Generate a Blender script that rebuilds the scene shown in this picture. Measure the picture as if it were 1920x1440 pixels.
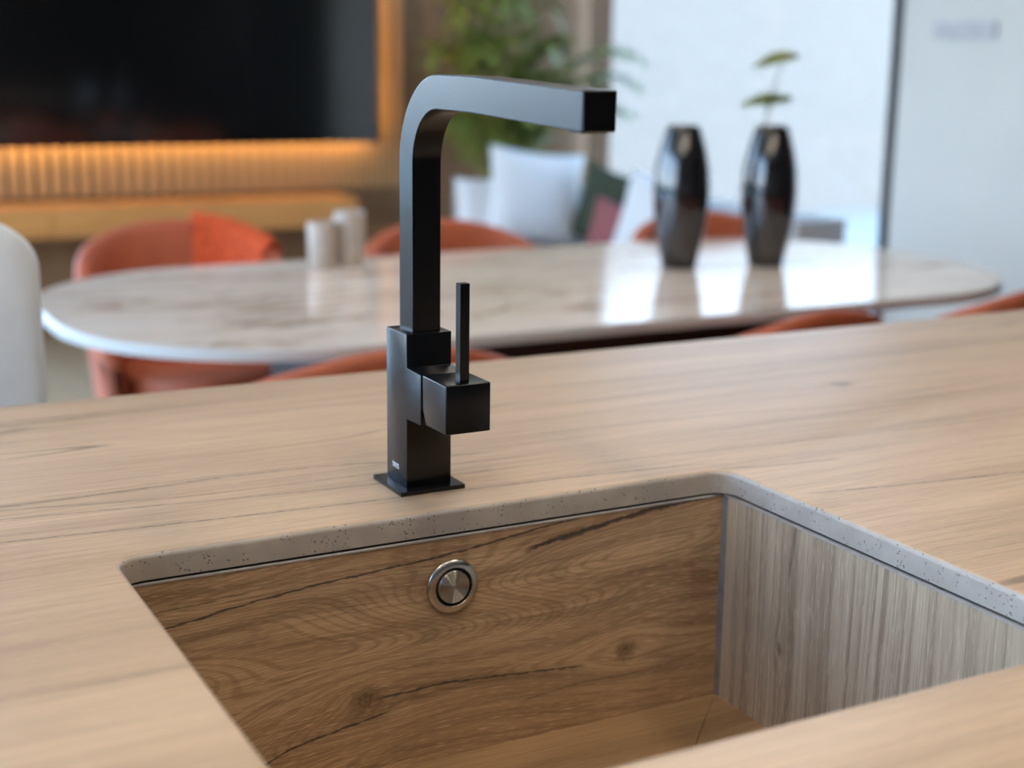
import bpy, bmesh, math, random
from mathutils import Vector, Matrix
R = math.radians
rnd = random.Random(7)
scene = bpy.context.scene
for o in list(bpy.data.objects):
    bpy.data.objects.remove(o)
COL = scene.collection
ZC = 0.92                                     # height of the worktop

# ------------------------------------------------------------------ camera
cd = bpy.data.cameras.new('camera'); cam = bpy.data.objects.new('camera', cd); COL.objects.link(cam)
scene.camera = cam
yaw, pitch, roll = 0.4915, 0.2235, 0.0141
fw = Vector((math.sin(yaw)*math.cos(pitch), math.cos(yaw)*math.cos(pitch), -math.sin(pitch)))
rt = Vector((math.cos(yaw), -math.sin(yaw), 0)); up = rt.cross(fw)
r2 = rt*math.cos(roll) + up*math.sin(roll); u2 = -rt*math.sin(roll) + up*math.cos(roll)
cam.matrix_world = Matrix(((r2.x, u2.x, -fw.x, 0), (r2.y, u2.y, -fw.y, 0), (r2.z, u2.z, -fw.z, ZC+0.34976), (0, 0, 0, 1)))
cd.sensor_width = 36; cd.lens = 2699.07/1920*36
cd.clip_start = 0.02; cd.clip_end = 300
cd.dof.use_dof = True; cd.dof.focus_distance = 1.09; cd.dof.aperture_fstop = 4.0

# ------------------------------------------------------------------ world and exposure
w = bpy.data.worlds.new('sky'); scene.world = w; w.use_nodes = True
nt = w.node_tree; nt.nodes.clear()
tc = nt.nodes.new('ShaderNodeTexCoord'); sp = nt.nodes.new('ShaderNodeSeparateXYZ')
cr = nt.nodes.new('ShaderNodeValToRGB'); bg = nt.nodes.new('ShaderNodeBackground'); ow = nt.nodes.new('ShaderNodeOutputWorld')
nt.links.new(tc.outputs['Generated'], sp.inputs[0]); nt.links.new(sp.outputs['Z'], cr.inputs[0])
nt.links.new(cr.outputs[0], bg.inputs[0]); nt.links.new(bg.outputs[0], ow.inputs[0])
cr.color_ramp.elements[0].position = 0.0; cr.color_ramp.elements[0].color = (0.69, 0.83, 0.98, 1)
cr.color_ramp.elements[1].position = 0.4; cr.color_ramp.elements[1].color = (0.29, 0.52, 0.91, 1)
bg.inputs[1].default_value = 9.5
scene.view_settings.view_transform = 'Standard'; scene.view_settings.look = 'None'
scene.view_settings.exposure = 0.06; scene.view_settings.gamma = 1.0
scene.view_settings.use_curve_mapping = False

XL, XR, YB, YF, ZT = -2.8, 3.9, 6.6, -2.2, 2.7          # room shell
cy = scene.cycles
cy.max_bounces = 7; cy.diffuse_bounces = 4; cy.glossy_bounces = 4; cy.transmission_bounces = 4; cy.transparent_max_bounces = 12
cy.use_adaptive_sampling = True; cy.adaptive_threshold = 0.12; cy.adaptive_min_samples = 16
cy.caustics_reflective = False; cy.caustics_refractive = False

# ------------------------------------------------------------------ helpers
def ob(name, me, mat=None, parent=None, loc=None):
    o = bpy.data.objects.new(name, me); COL.objects.link(o)
    if mat is not None:
        for m in (mat if isinstance(mat, (list, tuple)) else [mat]):
            me.materials.append(m)
    if parent is not None: o.parent = parent
    if loc is not None: o.location = loc
    return o
def empty(name, loc, label, cat, group=None, rz=0):
    o = bpy.data.objects.new(name, None); COL.objects.link(o); o.location = loc; o.rotation_euler = (0, 0, rz)
    o.empty_display_size = 0.05
    return tag(o, label, cat, group)
def tag(o, label, cat=None, group=None):
    o['label'] = label
    if cat: o['category'] = cat
    if group: o['group'] = group
    return o
def struct(o): o['kind'] = 'structure'; return o
def mesh(bm, name='m', smooth=True, ang=35):
    bmesh.ops.recalc_face_normals(bm, faces=bm.faces)
    me = bpy.data.meshes.new(name); bm.to_mesh(me); bm.free()
    if smooth:
        me.shade_smooth(); me.set_sharp_from_angle(angle=R(ang))
    return me
def bevel(bm, w, seg=2, ang=30):
    es = [e for e in bm.edges if len(e.link_faces) == 2 and e.calc_face_angle(0) > R(ang)]
    bmesh.ops.bevel(bm, geom=es, offset=w, segments=seg, profile=0.5, affect='EDGES', clamp_overlap=True)
def box(lo, hi, bv=0, seg=2, bm=None):
    own = bm is None
    bm = bm or bmesh.new()
    x0, y0, z0 = lo; x1, y1, z1 = hi
    vs = [bm.verts.new(p) for p in ((x0,y0,z0),(x1,y0,z0),(x1,y1,z0),(x0,y1,z0),(x0,y0,z1),(x1,y0,z1),(x1,y1,z1),(x0,y1,z1))]
    for f in ((0,3,2,1),(4,5,6,7),(0,1,5,4),(1,2,6,5),(2,3,7,6),(3,0,4,7)):
        bm.faces.new([vs[i] for i in f])
    if own and bv: bevel(bm, bv, seg)
    return bm
def boxo(name, lo, hi, mat, parent=None, bv=0.002, seg=2, loc=None):
    return ob(name, mesh(box(lo, hi, bv, seg), name), mat, parent, loc)
def prism(pts, axis, a, b, bv=0, seg=2):
    """closed polygon pts=(u,v) extruded along axis from a to b; u,v are the two other axes in order"""
    bm = bmesh.new()
    def P(t, u, v):
        return (t,u,v) if axis == 'x' else (u,t,v) if axis == 'y' else (u,v,t)
    A = [bm.verts.new(P(a,*p)) for p in pts]; B = [bm.verts.new(P(b,*p)) for p in pts]
    n = len(pts)
    bm.faces.new(A); bm.faces.new(B[::-1])
    for i in range(n): bm.faces.new((A[i], A[(i+1)%n], B[(i+1)%n], B[i]))
    bmesh.ops.recalc_face_normals(bm, faces=bm.faces)
    if bv: bevel(bm, bv, seg)
    return bm
def lathe(prof, n=48, bm=None, c=(0,0,0)):
    bm = bm or bmesh.new(); rings = []
    for r, z in prof:
        if r < 1e-6: rings.append([bm.verts.new((c[0], c[1], c[2]+z))])
        else: rings.append([bm.verts.new((c[0]+r*math.cos(2*math.pi*k/n), c[1]+r*math.sin(2*math.pi*k/n), c[2]+z)) for k in range(n)])
    for a, b in zip(rings, rings[1:]):
        for k in range(n):
            k2 = (k+1) % n
            if len(a) == 1 and len(b) == 1: continue
            if len(a) == 1: bm.faces.new((a[0], b[k], b[k2]))
            elif len(b) == 1: bm.faces.new((a[k], a[k2], b[0]))
            else: bm.faces.new((a[k], a[k2], b[k2], b[k]))
    return bm
def tube(path, rad, n=8, bm=None):
    bm = bm or bmesh.new(); rings = []; path = [Vector(p) for p in path]
    for i, p in enumerate(path):
        d = (path[min(i+1, len(path)-1)] - path[max(i-1, 0)]).normalized()
        a = d.cross(Vector((0.31, 0.87, 0.21))).normalized(); b = d.cross(a)
        r = rad[i] if isinstance(rad, (list, tuple)) else rad
        rings.append([bm.verts.new(p + r*(a*math.cos(2*math.pi*k/n) + b*math.sin(2*math.pi*k/n))) for k in range(n)])
    for q, s in zip(rings, rings[1:]):
        for k in range(n): bm.faces.new((q[k], q[(k+1)%n], s[(k+1)%n], s[k]))
    bm.faces.new(rings[0][::-1]); bm.faces.new(rings[-1])
    return bm
def smooth(a, b, x):
    t = max(0, min(1, (x-a)/(b-a))); return t*t*(3-2*t)
def rrect(x0, x1, y0, y1, r, n=10):
    pts = []
    for cx, cy, a0 in ((x1-r, y1-r, 0), (x0+r, y1-r, 90), (x0+r, y0+r, 180), (x1-r, y0+r, 270)):
        for k in range(n+1):
            a = R(a0+90*k/n); pts.append((cx+r*math.cos(a), cy+r*math.sin(a)))
    return pts
def copy_tree(o, parent=None):
    c = o.copy(); COL.objects.link(c); c.parent = parent
    for ch in o.children: copy_tree(ch, c)
    return c

# ------------------------------------------------------------------ materials
class G:
    """small node-graph helper"""
    def __init__(s, name):
        s.m = bpy.data.materials.new(name); s.m.use_nodes = True; s.t = s.m.node_tree; s.t.nodes.clear()
        s.out = s.t.nodes.new('ShaderNodeOutputMaterial')
    def n(s, kind, **kw):
        nd = s.t.nodes.new('ShaderNode'+kind)
        for k, v in kw.items(): setattr(nd, k, v)
        return nd
    def put(s, sock, v):
        if hasattr(v, 'is_output') or isinstance(v, bpy.types.NodeSocket): s.t.links.new(v, sock)
        else:
            if isinstance(v, (tuple, list)) and len(v) == 3 and sock.type == 'RGBA': v = (*v, 1)
            sock.default_value = v
    def math(s, op, a, b=0.0, c=0.0, clamp=False):
        nd = s.n('Math', operation=op, use_clamp=clamp)
        for i, v in enumerate((a, b, c)): s.put(nd.inputs[i], v)
        return nd.outputs[0]
    def comb(s, x, y, z):
        nd = s.n('CombineXYZ')
        for i, v in enumerate((x, y, z)): s.put(nd.inputs[i], v)
        return nd.outputs[0]
    def noise(s, vec, scale=1, detail=2, rough=0.5, dist=0):
        nd = s.n('TexNoise'); s.put(nd.inputs['Vector'], vec); s.put(nd.inputs['Scale'], scale); s.put(nd.inputs['Detail'], detail)
        s.put(nd.inputs['Roughness'], rough); s.put(nd.inputs['Distortion'], dist)
        return nd.outputs['Fac']
    def step(s, x, a, b, lo=0.0, hi=1.0):
        nd = s.n('MapRange', interpolation_type='SMOOTHSTEP')
        for i, v in zip(range(5), (x, a, b, lo, hi)): s.put(nd.inputs[i], v)
        return nd.outputs[0]
    def mix(s, f, a, b, mode='MIX'):
        nd = s.n('Mix', data_type='RGBA', blend_type=mode)
        s.put(nd.inputs[0], f); s.put(nd.inputs[6], a); s.put(nd.inputs[7], b)
        return nd.outputs[2]
    def bsdf(s, col, rough=0.5, metal=0.0, normal=None, **kw):
        b = s.n('BsdfPrincipled'); s.put(b.inputs['Base Color'], col); s.put(b.inputs['Roughness'], rough); s.put(b.inputs['Metallic'], metal)
        for k, v in kw.items(): s.put(b.inputs[k.replace('_', ' ')], v)
        if normal is not None: s.t.links.new(normal, b.inputs['Normal'])
        s.t.links.new(b.outputs[0], s.out.inputs[0]); return b
    def bump(s, h, strength=0.2, dist=0.001):
        nd = s.n('Bump'); s.put(nd.inputs['Height'], h); nd.inputs['Strength'].default_value = strength; nd.inputs['Distance'].default_value = dist
        return nd.outputs[0]
    def obj(s):
        c = s.n('TexCoord'); sp = s.n('SeparateXYZ'); s.t.links.new(c.outputs['Object'], sp.inputs[0])
        return sp.outputs[0], sp.outputs[1], sp.outputs[2], c.outputs['Object']

def plain(name, col, rough=0.5, metal=0.0, var=0.06, scale=30, bump=0.0, **kw):
    g = G(name); x, y, z, v = g.obj()
    n = g.noise(v, scale, 3)
    k = g.step(n, 0.3, 0.7, 1-var, 1+var)
    c = g.n('VectorMath', operation='SCALE'); c.inputs[0].default_value = col[:3]; g.put(c.inputs['Scale'], k)
    nrm = g.bump(n, bump, 0.002) if bump else None
    g.bsdf(c.outputs[0], rough, metal, nrm, **kw)
    return g.m

def wood(name, light, mid, dark, along='x', across='y', rough=0.42, seed=0.0, cracks=(), knots=(), nat=0.55, fig=1.0, fq=1.0, fleck=0.3,
         crackcol=(0.045, 0.036, 0.03), streak=1.0, bumpk=0.25, warp=0.006, band=9.0, bright=()):
    g = G(name); x, y, z, v = g.obj(); ax = dict(x=x, y=y, z=z)
    a, b = ax[along], ax[across]
    flk = tuple(min(0.9, q*1.25) for q in light)
    # gentle waviness of the figure
    wv = g.noise(g.comb(g.math('MULTIPLY', a, 3.5), g.math('MULTIPLY', b, 7.0), seed+3.3), 1, 1)
    b1 = g.math('ADD', b, g.math('MULTIPLY', g.math('SUBTRACT', wv, 0.5), warp*2))
    for (ka, kb, kr) in knots:
        da = g.math('MULTIPLY', g.math('SUBTRACT', a, ka), 0.45); db = g.math('SUBTRACT', b, kb)
        d2 = g.math('ADD', g.math('MULTIPLY', da, da), g.math('MULTIPLY', db, db))
        ex = g.math('POWER', 2.718, g.math('MULTIPLY', d2, -1.0/(kr*kr*5)))
        b1 = g.math('SUBTRACT', b1, g.math('MULTIPLY', g.math('MULTIPLY', db, ex), 0.93))
    def nz(sa, sb, off, det=3, ro=0.55):
        return g.noise(g.comb(g.math('MULTIPLY', a, sa), g.math('MULTIPLY', b1, sb), seed+off), 1, det, ro)
    broad = nz(0.9, band, 0.0, 2)
    mids = nz(2.2, 45*fq, 5.1, 2, 0.6)
    fine = nz(9, 330*fq, 9.7, 1, 0.6)
    pore = nz(60, 1100, 13.1, 1, 0.6)
    rbase = nz(1.6, 9, 21.0, 1 if fig > 1 else 0)
    rings = g.math('SINE', g.math('MULTIPLY', rbase, 95.0))
    rings2 = g.math('SINE', g.math('MULTIPLY', rbase, 520.0))
    c = g.mix(g.step(broad, 0.32, 0.68), mid, light)
    c = g.mix(g.math('MULTIPLY', g.step(mids, 0.42, 0.78), 0.55*streak), c, dark)
    c = g.mix(g.math('MULTIPLY', g.step(rings, 0.2, 1.0), 0.20*fig), c, dark)
    if fig > 1: c = g.mix(g.math('MULTIPLY', g.step(rings2, 0.0, 1.0), 0.22*fig*fig if fig > 1 else 0.06*fig), c, dark)
    c = g.mix(g.math('MULTIPLY', g.step(fine, 0.45, 0.8), 0.45*streak), c, dark)
    c = g.mix(g.math('MULTIPLY', g.step(pore, 0.54, 0.75), fleck), c, flk)
    # natural thin checks that follow the grain
    if nat:
        nn = nz(0.85, 15, 31.0, 1, 0.4)
        ln = g.step(g.math('ABSOLUTE', g.math('SUBTRACT', nn, 0.5)), 0.0, 0.011, 1.0, 0.0)
        mk = g.step(nz(1.6, 7, 41.0, 0), 0.50, 0.66)
        mk2 = g.step(nz(7, 30, 47.0, 0), 0.36, 0.58)
        ln = g.math('MULTIPLY', g.math('MULTIPLY', ln, mk), mk2)
        c = g.mix(g.math('MULTIPLY', ln, nat), c, crackcol)
    jit = g.noise(g.comb(g.math('MULTIPLY', a, 45), seed, 0.0), 1, 2, 0.6) if cracks else None
    edg = g.noise(g.comb(g.math('MULTIPLY', a, 120), g.math('MULTIPLY', b, 120), seed), 1, 2, 0.6) if cracks or knots else None
    for pts, width, dep in cracks:
        a0, a1 = pts[0][0], pts[-1][0]; lo = min(p[1] for p in pts)-0.01; hi = max(p[1] for p in pts)+0.01
        fc = g.n('FloatCurve'); cv = fc.mapping.curves[0]
        q = [((p[0]-a0)/(a1-a0), (p[1]-lo)/(hi-lo)) for p in pts]
        cv.points[0].location = q[0]; cv.points[1].location = q[-1]
        for p in q[1:-1]: cv.points.new(*p)
        fc.mapping.update()
        ta = g.math('DIVIDE', g.math('SUBTRACT', a, a0), a1-a0)
        g.put(fc.inputs['Value'], g.math('MAXIMUM', g.math('MINIMUM', ta, 1.0), 0.0))
        bc = g.math('ADD', g.math('MULTIPLY', fc.outputs[0], hi-lo), lo)
        bc = g.math('ADD', bc, g.math('MULTIPLY', g.math('SUBTRACT', jit, 0.5), 0.0035))
        d = g.math('ABSOLUTE', g.math('SUBTRACT', b, bc))
        wd = g.math('MULTIPLY', g.step(edg, 0.25, 0.75, 0.35, 1.5), width)
        m = g.step(g.math('DIVIDE', d, wd), 0.35, 1.1, 1.0, 0.0)
        halo = g.step(g.math('DIVIDE', d, width*9), 0.0, 1.0, 1.0, 0.0)
        inr = g.math('MULTIPLY', g.step(ta, -0.01, 0.08), g.step(ta, 0.9, 1.01, 1.0, 0.0))
        c = g.mix(g.math('MULTIPLY', g.math('MULTIPLY', halo, inr), 0.32*dep), c, dark)
        c = g.mix(g.math('MULTIPLY', g.math('MULTIPLY', m, inr), dep), c, crackcol)
    for (ka, kb, kr) in knots:
        da = g.math('MULTIPLY', g.math('SUBTRACT', a, ka), 0.8); db = g.math('SUBTRACT', b, kb)
        d = g.math('SQRT', g.math('ADD', g.math('MULTIPLY', da, da), g.math('MULTIPLY', db, db)))
        d = g.math('ADD', d, g.math('MULTIPLY', g.math('SUBTRACT', edg, 0.5), kr*1.3))
        rg = g.step(g.math('SINE', g.math('MULTIPLY', d, 6.28*2.6/kr)), 0.3, 1.0)
        c = g.mix(g.math('MULTIPLY', g.step(d, kr*0.3, kr*1.5, 0.8, 0.0), 1.0), c, dark)
        c = g.mix(g.math('MULTIPLY', g.math('MULTIPLY', rg, g.step(d, 0.0, kr*1.3, 1.0, 0.0)), 0.6), c, crackcol)
    h = g.math('ADD', g.math('MULTIPLY', fine, 0.6), g.math('MULTIPLY', pore, 0.5))
    g.bsdf(c, rough, 0.0, g.bump(h, bumpk, 0.0008))
    return g.m

def glass(name, tint=(0.9, 0.95, 0.95)):
    g = G(name); lw = g.n('LayerWeight'); lw.inputs[0].default_value = 0.5
    fr_ = g.math('ADD', g.math('MULTIPLY', g.math('POWER', lw.outputs['Facing'], 5.0), 0.48), 0.02)
    t = g.n('BsdfTransparent'); t.inputs[0].default_value = (*tint, 1)
    s = g.n('BsdfGlossy'); s.inputs['Roughness'].default_value = 0.0
    m = g.n('MixShader'); g.t.links.new(fr_, m.inputs[0]); g.t.links.new(t.outputs[0], m.inputs[1]); g.t.links.new(s.outputs[0], m.inputs[2])
    g.t.links.new(m.outputs[0], g.out.inputs[0]); return g.m
def emit(name, col, k):
    g = G(name); e = g.n('Emission'); e.inputs[0].default_value = (*col, 1); e.inputs[1].default_value = k
    g.t.links.new(e.outputs[0], g.out.inputs[0]); return g.m

OAK_L, OAK_M, OAK_D = (0.60, 0.44, 0.295), (0.485, 0.348, 0.228), (0.28, 0.195, 0.128)
M = {}
# worktop cracks are in world x/y (the worktop mesh sits at the world origin)
M['counter'] = wood('oak_worktop', OAK_L, OAK_M, OAK_D, 'x', 'y', 0.40, 0.7, nat=0.62, fig=0.35, bumpk=0.25, streak=1.0, fleck=0.4,  cracks=[
    ([(0.02, 1.150), (0.156, 1.139), (0.256, 1.140), (0.338, 1.1438), (0.422, 1.140), (0.480, 1.1294), (0.60, 1.118)], 0.0011, 0.75),
    ([(0.05, 1.140), (0.1545, 1.129), (0.316, 1.1033), (0.467, 1.1002), (0.62, 1.092)], 0.0008, 0.7),
    ([(0.0, 1.118), (0.151, 1.106), (0.311, 1.085), (0.455, 1.071), (0.60, 1.066)], 0.0008, 0.7),
    ([(0.05, 1.058), (0.142, 1.0512), (0.257, 1.041), (0.4485, 1.0275), (0.64, 1.015), (0.75, 1.000)], 0.0010, 0.8),
    ([(0.18, 1.156), (0.199, 1.1512), (0.330, 1.1507), (0.48, 1.142)], 0.0006, 0.6),
    ([(0.73, 0.987), (0.745, 0.9825), (0.78, 0.974), (0.86, 0.966)], 0.0012, 0.6),
    ([(0.745, 0.895), (0.76, 0.8923), (0.852, 0.8776), (0.974, 0.8625), (1.2, 0.84)], 0.0010, 0.8),
    ([(0.60, 1.05), (0.8, 1.035), (1.0, 1.02), (1.3, 1.01)], 0.0008, 0.5),
    ([(0.55, 1.16), (0.8, 1.15), (1.05, 1.12), (1.3, 1.11)], 0.0008, 0.5),
], knots=[(1.06, 1.205, 0.012)])
M['counter_edge'] = None
g = G('worktop_core'); x, y, z, v = g.obj()
vo = g.n('TexVoronoi'); g.put(vo.inputs['Vector'], v); vo.inputs['Scale'].default_value = 330
pk = g.noise(v, 90, 2)
sp_ = g.math('MULTIPLY', g.step(vo.outputs['Distance'], 0.16, 0.34, 1.0, 0.0), g.step(pk, 0.48, 0.58))
cc = g.mix(g.step(g.noise(v, 40, 4), 0.3, 0.7), (0.40, 0.36, 0.32), (0.47, 0.43, 0.385))
cc = g.mix(g.math('MULTIPLY', sp_, 0.75), cc, (0.08, 0.07, 0.06))
g.bsdf(cc, 0.38, 0.0, g.bump(g.math('SUBTRACT', 1.0, sp_), 0.4, 0.0006)); M['core'] = g.m

M['black'] = plain('black_satin_metal', (0.003, 0.004, 0.006), 0.27, 0.0, 0.05, 60, IOR=1.5)
M['black_plate'] = plain('black_plate_metal', (0.006, 0.007, 0.009), 0.26, 0.0, 0.05, 60, IOR=1.5)
M['joint'] = plain('black_joint', (0.004, 0.004, 0.005), 0.6)
M['white_print'] = plain('white_print', (0.75, 0.77, 0.78), 0.5)
M['silicone'] = plain('grey_silicone', (0.22, 0.21, 0.20), 0.35, 0.0, 0.15, 90)
M['lip'] = plain('pale_panel_edge', (0.40, 0.385, 0.37), 0.35, 0.0, 0.1, 120)
M['gap'] = plain('dark_seal', (0.03, 0.027, 0.025), 0.7)
M['dark_unit'] = plain('dark_lacquer', (0.02, 0.02, 0.022), 0.45)
M['white_wall'] = plain('white_paint', (0.70, 0.70, 0.66), 0.75, 0.0, 0.02, 3)
M['ceiling'] = plain('ceiling_paint', (0.86, 0.86, 0.85), 0.85, 0.0, 0.02, 3)
M['render'] = plain('white_render', (0.63, 0.50, 0.40), 0.85, 0.0, 0.03, 8, 0.1)
M['alu'] = plain('black_aluminium', (0.014, 0.018, 0.024), 0.32)
M['grey_plate'] = plain('grey_plate', (0.56, 0.56, 0.58), 0.45)
M['terracotta'] = plain('terracotta_leather', (0.46, 0.105, 0.042), 0.58, 0.0, 0.08, 14, 0.1)
M['orange'] = plain('orange_wool', (0.72, 0.10, 0.025), 0.85, 0.0, 0.25, 80, 0.4)
M['white_fabric'] = plain('white_fabric', (0.80, 0.80, 0.80), 0.8, 0.0, 0.04, 90, 0.2)
M['white_leather'] = plain('white_leather', (0.80, 0.86, 0.93), 0.45, 0.0, 0.02, 30)
M['sofa'] = plain('greige_fabric', (0.44, 0.40, 0.38), 0.85, 0.0, 0.06, 120, 0.3)
M['green_fabric'] = plain('dark_green_velvet', (0.04, 0.052, 0.028), 0.8, 0.0, 0.1, 90)
M['pink_fabric'] = plain('dusty_rose_fabric', (0.32, 0.10, 0.10), 0.8, 0.0, 0.1, 90)
M['black_glaze'] = plain('black_glaze', (0.010, 0.009, 0.010), 0.08, 0.0, 0.05, 20, IOR=1.8)
M['cream'] = plain('cream_ceramic', (0.46, 0.38, 0.31), 0.4, 0.0, 0.08, 40)
M['leaf'] = plain('leaf_green', (0.17, 0.20, 0.035), 0.45, 0.0, 0.35, 9)
M['leaf_dark'] = plain('leaf_olive', (0.13, 0.15, 0.03), 0.4, 0.0, 0.3, 20)
M['stem'] = plain('stem_brown', (0.07, 0.055, 0.03), 0.6)
M['pot'] = plain('charcoal_pot', (0.05, 0.05, 0.05), 0.7)
M['soil'] = plain('soil', (0.03, 0.022, 0.015), 0.9, 0.0, 0.3, 60, 0.5)
M['screen'] = plain('tv_screen', (0.003, 0.003, 0.003), 0.10, 0.0, 0.0, 5, IOR=1.9)
M['led'] = emit('warm_led', (1.0, 0.64, 0.28), 38.0)
M['lamp'] = emit('warm_panel_light', (1.0, 0.83, 0.64), 21.0)
M['slat'] = wood('slat_oak', (0.52, 0.30, 0.13), (0.42, 0.235, 0.10), (0.25, 0.13, 0.06), 'z', 'x', 0.5, 2.2, nat=0, fig=0.3)
M['slat_back'] = plain('dark_backing_felt', (0.05, 0.032, 0.022), 0.9)
M['console'] = wood('console_oak', (0.72, 0.32, 0.09), (0.62, 0.27, 0.075), (0.42, 0.17, 0.045), 'x', 'z', 0.5, 4.2, nat=0, fig=0.3)
M['veneer'] = wood('brown_veneer', (0.27, 0.150, 0.070), (0.22, 0.118, 0.053), (0.15, 0.078, 0.034), 'z', 'x', 0.72, 6.2, nat=0, fig=0.3, band=3)
M['floor'] = wood('floor_boards', (0.52, 0.38, 0.235), (0.45, 0.32, 0.19), (0.32, 0.22, 0.13), 'y', 'x', 0.35, 8.1, nat=0.2, fig=0.4)
M['terrace'] = plain('terrace_tile', (0.60, 0.55, 0.48), 0.6, 0.0, 0.06, 4)
M['ground'] = plain('far_ground', (0.10, 0.12, 0.07), 0.9, 0.0, 0.35, 0.3)

# marble-look table top
g = G('marble_top'); x, y, z, v = g.obj()
n1 = g.noise(g.comb(g.math('MULTIPLY', x, 1.1), g.math('MULTIPLY', y, 3.6), 2.0), 1, 5, 0.6, 0.6)
n2 = g.noise(g.comb(g.math('MULTIPLY', x, 2.3), g.math('MULTIPLY', y, 6.0), 7.0), 1, 6, 0.65, 0.8)
c1 = g.mix(g.step(n1, 0.38, 0.62), (0.86, 0.76, 0.66), (0.78, 0.65, 0.54))
c1 = g.mix(g.math('MULTIPLY', g.step(g.math('ABSOLUTE', g.math('SUBTRACT', n2, 0.5)), 0.0, 0.05, 1.0, 0.0), g.step(n1, 0.45, 0.65, 0.15, 0.8)), c1, (0.34, 0.22, 0.14))
g.bsdf(c1, 0.13, 0.0, None, IOR=1.55); M['marble'] = g.m
M['table_edge'] = plain('pale_table_edge', (0.55, 0.54, 0.51), 0.3, 0.0, 0.03, 10)

# brushed steel: turned rings, anisotropic highlight
g = G('turned_steel'); x, y, z, v = g.obj()
rr = g.math('SQRT', g.math('ADD', g.math('MULTIPLY', x, x), g.math('MULTIPLY', z, z)))
rn = g.noise(g.comb(g.math('MULTIPLY', rr, 2600), 0.0, 0.0), 1, 2)
tn = g.n('Tangent', direction_type='RADIAL', axis='Y')
b = g.bsdf(g.mix(rn, (0.50, 0.47, 0.43), (0.62, 0.59, 0.55)), 0.48, 1.0, g.bump(rn, 0.03, 0.0002), Anisotropic=1.0, Anisotropic_Rotation=0.25)
g.t.links.new(tn.outputs[0], b.inputs['Tangent']); M['steel'] = g.m
g = G('polished_steel'); g.bsdf((0.60, 0.57, 0.53), 0.26, 1.0); M['steel_ring'] = g.m

# ------------------------------------------------------------------ room shell
struct(boxo('floor', (XL, YF, -0.1), (XR, YB, 0.0), M['floor'], bv=0))
struct(boxo('ceiling', (XL-0.2, YF-0.2, ZT), (XR+0.2, YB+0.2, ZT+0.2), M['ceiling'], bv=0))
struct(boxo('wall_back', (0.55, YB, 0), (XR+0.2, YB+0.2, ZT), M['veneer'], bv=0))
struct(boxo('wall_right', (XR, YF, 0), (XR+0.2, 4.22, ZT), M['white_wall'], bv=0))
struct(boxo('wall_front', (XL-0.2, YF-0.2, 0), (XR+0.2, YF, ZT), M['white_wall'], bv=0))
struct(boxo('wall_left', (XL-0.2, YF, 0), (XL, 0.0, ZT), M['white_wall'], bv=0))

def window(name, lo, hi, axis, nparts, label):
    """framed glazing from lo to hi along 'x' or 'y'; frame 6 cm deep, 5 cm wide"""
    e = bpy.data.objects.new(name, None); COL.objects.link(e); e.location = (lo[0], lo[1], 0); struct(e); e['label'] = label
    L = (hi[0]-lo[0]) if axis == 'x' else (hi[1]-lo[1])
    H = hi[2]
    def B(nm, s0, s1, z0, z1, d0, d1, mat, bv=0.002):
        if axis == 'x': return boxo(nm, (s0, d0, z0), (s1, d1, z1), mat, e, bv)
        return boxo(nm, (d0, s0, z0), (d1, s1, z1), mat, e, bv)
    fr = 0.055
    B('rail', 0, L, 0, fr, 0, 0.06, M['alu']); B('rail', 0, L, H-fr, H, 0, 0.06, M['alu'])
    for k in range(nparts+1 if name != 'window_1' else 1):
        s = (L-fr)*k/nparts
        B('post', s, s+fr, fr, H-fr, 0, 0.06, M['alu'])
    for k in range(nparts):
        s0 = (L-fr)*k/nparts + fr; s1 = (L-fr)*(k+1)/nparts
        B('pane', s0, s1, fr, H-fr, 0.026, 0.034, M['glass'] if name != 'window_1' else M['glass_t'], 0)
    return e
M['glass'] = glass('clear_glass', (0.97, 0.98, 0.98)); M['glass_t'] = glass('grey_glass', (0.68, 0.67, 0.65))
window('window_1', (XR, 4.22, 0), (XR, YB, ZT), 'y', 1, 'black framed glass door to the terrace behind the vases')
window('window_2', (XL-0.06, 0.0, 0), (XL-0.06, YB, ZT), 'y', 4, 'wide black framed glazing on the left side of the room')
window('window_3', (XL, YB, 0), (0.55, YB, ZT), 'x', 2, 'black framed glazing beside the television wall')

# outside
struct(boxo('terrace_floor', (XR+0.2, 3.0, -0.12), (11.5, 10.2, -0.02), M['terrace'], bv=0))
struct(boxo('terrace_paving', (-11, -4, -0.12), (XL-0.22, 12.5, -0.02), M['terrace'], bv=0))
struct(boxo('terrace_paving', (XL-0.22, YB+0.22, -0.12), (XR+0.2, 12.5, -0.02), M['terrace'], bv=0))
struct(boxo('wall_terrace', (XR+0.2, 10.0, -0.02), (11.5, 10.2, 2.05), M['render'], bv=0))
struct(boxo('ground', (-80, -40, -0.4), (80, 90, -0.2), M['ground'], bv=0))

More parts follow.
